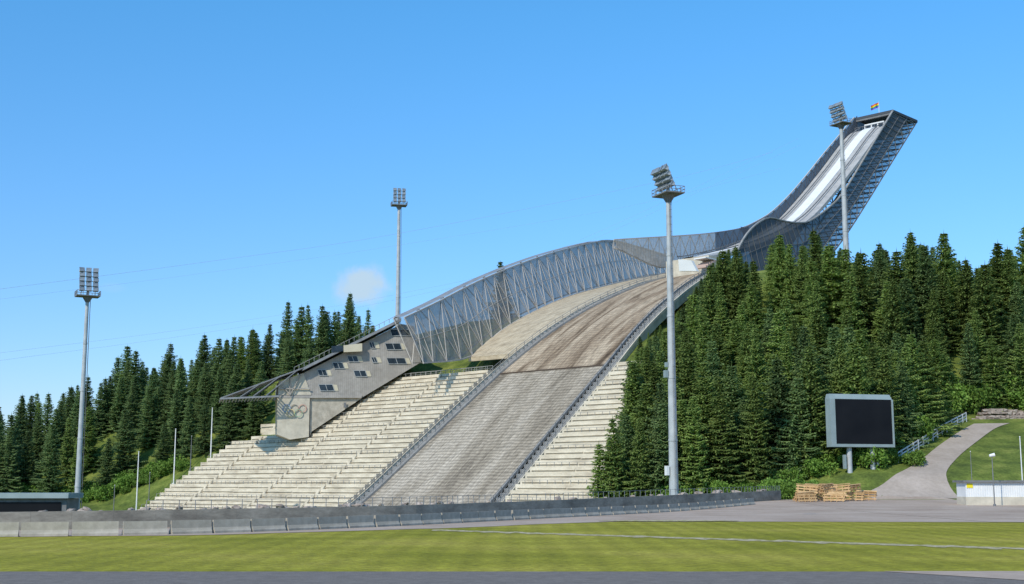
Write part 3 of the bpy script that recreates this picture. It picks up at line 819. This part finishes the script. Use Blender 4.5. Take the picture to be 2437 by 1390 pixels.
# ------------------------------------------------------------------ masts
lm=MB()
P=[(-.34,0,-.28),(.34,0,-.28),(.34,.45,-.2),(-.34,.45,-.2),(-.34,0,.38),(.34,0,.38),(.24,.45,.22),(-.24,.45,.22)]
lm.hexa([Vector(p) for p in P],0); lm.box(-.38,.38,-.05,0,-.32,.42,1)
lampme=lm.mesh('floodlight',['steel','lens'])
def mast(x,y,zb,zt,yaw,r0,r1,label,cols=4,rows=4,tilt=0.,hd=5.2,hx=1.75):
    g=empty('floodlight_mast',label,'floodlight mast','floodlight masts around the arena',(x,y,zb),(0,0,yaw))
    h=zt-zb; mb=MB(); hp=h-hd; n=5
    for i in range(n):
        a=i/n; b=(i+1)/n; mb.tube((0,0,hp*a),(0,0,hp*b),lerp(r0,r1,a),lerp(r0,r1,b),16)
        if i: mb.tube((0,0,hp*a-.15),(0,0,hp*a+.15),lerp(r0,r1,a)+.06,None,16)
    mb.tube((0,0,hp),(0,0,h-.3),r1*.8,r1*.5,10); mb.obj('pole',['steel'],g,smooth=False)
    mb=MB(); w=2.3
    mb.box(-w,w,-1.6,1.6,hp,hp+.2); mb.tube((0,0,hp-1.2),(0,0,hp),r1,1.1,12)
    for a,b in [((-w,-1.6),(w,-1.6)),((w,-1.6),(w,1.6)),((w,1.6),(-w,1.6)),((-w,1.6),(-w,-1.6))]:
        for z in (.6,1.1): mb.beam((a[0],a[1],hp+z),(b[0],b[1],hp+z),.07)
        for k in range(4):
            q=Vector((lerp(a[0],b[0],k/4),lerp(a[1],b[1],k/4),hp+.2)); mb.beam(q,q+Vector((0,0,.9)),.07)
    mb.obj('platform',['steeld'],g)
    fr=MB()
    for c in range(cols):
        xx=lerp(-hx,hx,c/(cols-1)); fr.beam((xx,-.25-tilt,hp+.3),(xx,-.25+tilt,h),.09)
    for r in range(rows):
        z=lerp(hp+1.5,h-.3,r/(rows-1)); yy=-.25+lerp(-tilt,tilt,(z-hp)/(h-hp)); fr.beam((-hx-.4,yy,z-.3),(hx+.4,yy,z-.3),.1)
        for c in range(cols):
            xx=lerp(-hx,hx,c/(cols-1))
            inst('floodlight',lampme,g,(xx+U(-.06,.06),yy-.6,z),(-.45,0,U(-.25,.25)),(1.4,1.3,1.3))
    fr.obj('lamp_frame',['steel'],g)
    lb=MB()
    for k in (-.2,.2): lb.beam((r0+.25,k,2),(r1+.25,k,hp),.05)
    for i in range(int(hp/1.2)): 
        rr=lerp(r0,r1,i*1.2/hp)+.25; lb.beam((rr,-.2,2+i*1.15),(rr,.2,2+i*1.15),.05)
    lb.obj('ladder',['steeld'],g)
    return g
p=atY(1604,1178,190); m1=mast(p.x,p.y,T(p.x,p.y)-.1,atY(1570,402,190).z,math.radians(-68),.72,.36,'tall grey floodlight mast with lamp platform above the spruces',tilt=-.9,hd=4.2)
mb=MB(); hb=atY(1604,880,190).z-m1.location.z
mb.box(-.5,.2,-1.15,-.65,hb-1.2,hb-.1); mb.box(-.35,.1,-1.0,-.6,hb+.4,hb+1.1); mb.obj('equipment_box',['teal'],m1)
mb=MB(); hb=atY(1604,1120,190).z-m1.location.z; mb.box(-.4,.3,-1.3,-.85,hb-.7,hb+.7); mb.obj('equipment_box',['white'],m1)
p=atY(182,1222,255); mast(p.x,p.y,T(p.x,p.y)-.1,atY(205,640,255).z,math.radians(28),.62,.34,'tall grey floodlight mast beside the dark forest edge',tilt=.5,cols=3,rows=5,hd=5.8,hx=1.35)
p=atY(946,760,372); mast(p.x,p.y,T(p.x,p.y)-.1,atY(950,450,372).z,math.radians(14),.75,.42,'grey floodlight mast rising behind the arena building',cols=3,tilt=.4,hx=1.35)
p=atY(2013,580,300); mast(p.x,p.y,T(p.x,p.y)-.1,atY(1980,250,300).z,math.radians(-62),.8,.42,'grey floodlight mast standing in front of the inrun tower',tilt=-.9,hd=5)

# ------------------------------------------------------------------ scoreboard
sb_=empty('scoreboard','large blank black scoreboard in grey frame on two posts','scoreboard')
p=SB; sb_.location=p; sb_.rotation_euler=(0,0,math.radians(14))
zb=atY(2056,1064,p.y).z-p.z; ztp=atY(2056,938,p.y).z-p.z; W=5.75*p.y/210
mb=MB(); mb.box(-W,W,0,1.6,zb,ztp-.9)
mb.hexa([Vector(q) for q in [(-W,-.05,ztp-.89),(W,-.05,ztp-.89),(W,1.6,ztp-.89),(-W,1.6,ztp-.89),(-W+.25,.4,ztp),(W-.25,.4,ztp),(W-.25,1.6,ztp),(-W+.25,1.6,ztp)]])
for x0,x1,z0,z1 in [(-W-.05,-W+.9,zb,ztp-.9),(W-.25,W+.05,zb,ztp-.9),(-W+.9,W-.25,zb,zb+.5)]: mb.box(x0,x1,-.25,-.003,z0,z1)
mb.obj('frame',['teal'],sb_)
mb=MB(); mb.box(-W+.92,W-.27,-.1,-.004,zb+.52,ztp-.92); mb.obj('screen',['black'],sb_)
for xx in (-2.2,2.2):
    mb=MB(); mb.tube((xx,.8,-1),(xx,.8,zb),.45,None,14); mb.obj('leg',['steel'],sb_)
mb=MB(); mb.box(-3.4,-3.0,.4,1.0,.4,2.8); mb.obj('cabinet',['teal'],sb_)
mb=MB(); mb.box(2.9,3.2,.4,1.,1,2.2); mb.obj('cabinet',['teal'],sb_)

# fence beside path
fpts=[onT(u,v,195) for u,v in [(2137,1103),(2175,1080),(2215,1054),(2255,1028),(2300,1004)]]
fr_=resample(fpts,15); mb=MB(); prev=None
for q in fr_:
    q.z=T(q.x,q.y); mb.beam(q-Vector((0,0,.3)),q+Vector((0,0,1.9)),.2)
    if prev:
        for h in (.6,1.15,1.75): mb.beam(prev+Vector((0,0,h)),q+Vector((0,0,h)),.1,.22)
    prev=q
tag(mb.obj('fence',['pale_steel']),'pale grey post and rail fence climbing beside the path','fence')
# dry stone wall
mb=MB()
for row in range(4):
    x=93+row*.8+U(0,.5)
    while x<135:
        w=U(.6,1.3); y=256.5+.25*row+(x-94)*.05; z=T(x,y)-.3+row*.5+.25*math.sin(x*.4)*(row>1)
        o=[Vector((U(-.12,.12),U(-.16,.16),U(-.1,.1))) for _ in range(8)]
        P=[(x,y,z),(x+w,y,z),(x+w,y+1,z),(x,y+1,z),(x,y,z+.48),(x+w,y,z+.48),(x+w,y+1,z+.48),(x,y+1,z+.48)]
        mb.hexa([Vector(a)+b for a,b in zip(P,o)]); x+=w+.06
tag(mb.obj('stone_wall',['rock']),'low retaining wall of rough reddish stone','wall')

# timber trestles
tm=MB()
for x in (-1.7,-.55,.55,1.7):
    tm.beam((x,-.55,0),(x,0,1.15),.1); tm.beam((x,.55,0),(x,0,1.15),.1)
for z,y in ((.15,.5),(.5,.33),(.85,.16)):
    tm.box(-2.0,2.0,-y-.06,-y,z,z+.17); tm.box(-2.0,2.0,y,y+.06,z,z+.17)
tm.box(-2.1,2.1,-.14,.14,1.13,1.19)
trm=tm.mesh('timber_trestle',['pine'])
for i,(u,dy,zz,yaw,rx) in enumerate([(1918,0,0,.25,0),(1985,.6,0,-.35,0),(1914,1.8,.3,.5,.5),(1950,7,0,.7,0),(2032,6,0,-.5,0),(1992,2,.4,.2,-.6),(1942,4.5,1.25,-.35,.2),(2012,9,0,.6,0),(2056,12,0,.8,0),(1975,8,1.25,.35,-.25),(2028,7,1.2,.6,.3),(2000,5,1.25,-.3,.1),(1920,3.4,1.2,-.1,0),(2062,9,.3,-.4,.5),(1905,5,0,.9,.1),(1968,3,1.3,.8,.15)]):
    Yb=193+dy; q=atY(u,1184,Yb); 
    o=inst('timber_trestle',trm,None,(q.x,Yb,T(q.x,Yb)+.05+zz),(rx,U(-.12,.12),yaw),(.8,1.05,1.15))
    tag(o,'slatted raw timber trestle in a loose stack','trestle','stacked timber trestles')

# booth on the right
p=atY(2300,1200,180); bx=p.x; bz=T(bx,180)
bo=empty('booth','low white corrugated metal booth with dark flat roof','booth',loc=(bx,180,bz),rot=(0,0,-.03))
mb=MB(); x=0
while x<14:
    mb.box(x,x+.16,-.05,0,1.2,3.2); x+=.32
mb.box(0,14,.001,4,1.2,3.2); mb.obj('wall',['white'],bo)
mb=MB(); mb.box(-.05,14,-.1,4,0,1.2); mb.obj('plinth',['conclight'],bo)
mb=MB(); mb.box(-.4,14.4,-.5,4.5,3.21,3.5); mb.obj('roof',['steeld'],bo)
mb=MB(); mb.box(.15,1.0,-.1,-.055,2.45,3.05); mb.obj('sign',['yellow'],bo,label='small plain yellow sign')
# kiosk on the left
kb=empty('kiosk','low dark kiosk with grey flat roof behind the concrete wall','kiosk',loc=(-66,150,-4.6),rot=(0,0,.05))
mb=MB(); mb.box(0,13.5,0,5,0,6.3); 
for i in range(9): mb.box(.3+i*1.5,.4+i*1.5,-.06,-.002,0,6.2)
mb.obj('wall',['steeld'],kb)
mb=MB(); mb.box(.6,12.9,-.12,-.065,4.2,5.9); mb.obj('shutter',['black'],kb)
mb=MB(); mb.box(-.4,13.9,-.8,5.4,6.35,6.95); mb.obj('roof',['teal'],kb)

# thin posts
def post(u,vt,vb,m,label,name='flagpole',r=.1,Y=None,head=False):
    q=onT(u,vb,120) if Y is None else atY(u,vb,Y)
    zb=T(q.x,q.y); zt=atY(u,vt,q.y).z
    g=empty(name,label,'pole','slender poles around the arena',(q.x,q.y,zb))
    mb=MB(); mb.tube((0,0,-.3),(0,0,.35),r*2.2,None,10); mb.tube((0,0,.35),(0,0,zt-zb),r,r*.6,8); mb.obj('shaft',[m],g)
    mb=MB()
    if head: mb.tube((-.35,0,zt-zb-.1),(.35,-.1,zt-zb+.05),.18,.26,10)
    else: mb.tube((0,0,zt-zb),(0,0,zt-zb+.12),r*1.3,r*.3,8)
    mb.obj('lamp_head' if head else 'finial',['white'],g)
for u,vt,vb in [(324,1075,1218),(413,1021,1155),(501,971,1100)]: post(u,vt,vb,'white','slender white flagpole without flag on the grass slope',r=.2)
for u,vt,vb in [(270,1155,1222),(354,1125,1192),(453,1038,1122),(533,1010,1072),(602,950,1035)]: post(u,vt,vb,'steeld','thin grey pole beside the grandstand',name='service_pole',r=.14)
post(2313,1075,1142,'steeld','thin dark pole on the grass by the booth',name='service_pole',r=.07,Y=192)
post(2367,1083,1200,'steeld','dark post with round white camera head beside the booth',name='camera_post',r=.09,Y=176,head=True)
post(2433,1040,1140,'white','slender white flagpole on the grass slope',r=.1,Y=186)

# cables
def cable(P,name='overhead_cable',r=.03):
    c=resample(P,50); mb=MB()
    for a,b in zip(c[:-1],c[1:]): mb.tube(a,b,r,None,5,cap=False)
    tag(mb.obj(name,['steel']),'thin steel cable spanning the arena from the tower','cable','overhead cables')
cable([atY(-80,700,250),atY(0,688,262),atY(500,622,310),atY(946,556,350),atY(1570,432,395),atY(1840,362,412)],r=.025)
cable([atY(-80,722,250),atY(0,712,262),atY(500,648,310),atY(946,584,350),atY(1500,490,390),atY(1860,400,414)],r=.014)
cable([atY(-80,852,250),atY(0,840,262),atY(500,775,310),atY(946,700,350),atY(1300,605,380),atY(1900,330,420)],r=.016)
cable([atY(-80,872,250),atY(0,858,262),atY(500,790,310),atY(946,712,350),atY(1300,616,380),atY(1905,345,420)],r=.016)

# ------------------------------------------------------------------ light
sd=Vector((-.55,-.83,0)).normalized(); el=math.radians(38)
sv=Vector((sd.x*math.cos(el),sd.y*math.cos(el),math.sin(el)))
ld=bpy.data.lights.new('sun','SUN'); ld.energy=3.6; ld.angle=math.radians(1.0); ld.color=(1,.94,.82)
lo=bpy.data.objects.new('sun',ld); COL.objects.link(lo); lo.rotation_euler=sv.to_track_quat('Z','Y').to_euler(); lo.location=(0,0,200)
w=bpy.data.worlds.new('World'); scene.world=w; w.use_nodes=True; nt=w.node_tree; nd=nt.nodes; L=nt.links
bg=nd['Background']; sky=nd.new('ShaderNodeTexSky'); sky.sky_type='NISHITA'; sky.sun_disc=False
sky.sun_elevation=el; sky.sun_rotation=math.atan2(sd.x,sd.y); sky.altitude=300; sky.air_density=1.; sky.dust_density=.3; sky.ozone_density=2.
bg.inputs[1].default_value=.137
tc=nd.new('ShaderNodeTexCoord'); cd=ray(860,680).normalized()
def vm(op,a=None,b=None):
    n=nd.new('ShaderNodeVectorMath'); n.operation=op
    for i,x in enumerate((a,b)):
        if x is None: continue
        if isinstance(x,(tuple,Vector)): n.inputs[i].default_value=tuple(x)
        else: L.new(x,n.inputs[i])
    return n
# air tint: clear northern sky, deeper blue with height
sx=nd.new('ShaderNodeSeparateXYZ'); L.new(tc.outputs['Generated'],sx.inputs[0])
tr_=nd.new('ShaderNodeValToRGB'); L.new(sx.outputs['Z'],tr_.inputs[0])
E=tr_.color_ramp.elements; E[0].position=.02; E[0].color=(.35,.405,.55,1); E[1].position=.36; E[1].color=(.27,.61,.78,1)
tint=vm('MULTIPLY',sky.outputs[0],None); 
sc2=vm('SCALE',tr_.outputs[0]); sc2.inputs['Scale'].default_value=2.0
L.new(sc2.outputs[0],tint.inputs[1])
def cloud(cdir,rx,rz,dens,prev,seed):
    d=vm('SUBTRACT',tc.outputs['Generated'],tuple(cdir))
    nz=nd.new('ShaderNodeTexNoise'); nz.inputs['Scale'].default_value=60; nz.inputs['Detail'].default_value=7; nz.inputs['Roughness'].default_value=.6
    ad=vm('ADD',tc.outputs['Generated'],(seed,0,0)); L.new(ad.outputs[0],nz.inputs['Vector'])
    sc=vm('MULTIPLY',d.outputs[0],(1/rx,1/rx,1/rz)); ln=vm('LENGTH',sc.outputs[0])
    m1=nd.new('ShaderNodeMath'); m1.operation='MULTIPLY_ADD'; L.new(nz.outputs['Fac'],m1.inputs[0]); m1.inputs[1].default_value=1.3; 
    m2=nd.new('ShaderNodeMath'); m2.operation='SUBTRACT'; m2.inputs[0].default_value=.75; L.new(ln.outputs['Value'],m2.inputs[1])
    L.new(m2.outputs[0],m1.inputs[2])
    mr=nd.new('ShaderNodeMapRange'); mr.interpolation_type='SMOOTHSTEP'; mr.inputs[1].default_value=.15; mr.inputs[2].default_value=1.0; mr.inputs[4].default_value=dens; L.new(m1.outputs[0],mr.inputs[0])
    mx=nd.new('ShaderNodeMix'); mx.data_type='RGBA'; L.new(mr.outputs[0],mx.inputs[0]); L.new(prev,mx.inputs[6]); mx.inputs[7].default_value=(3.9,5.1,6.1,1)
    return mx.outputs[2]
c=cloud(cd,.021,.016,.92,tint.outputs[0],0)
c=cloud(ray(265,684).normalized(),.010,.004,.1,c,3)
L.new(c,bg.inputs[0])
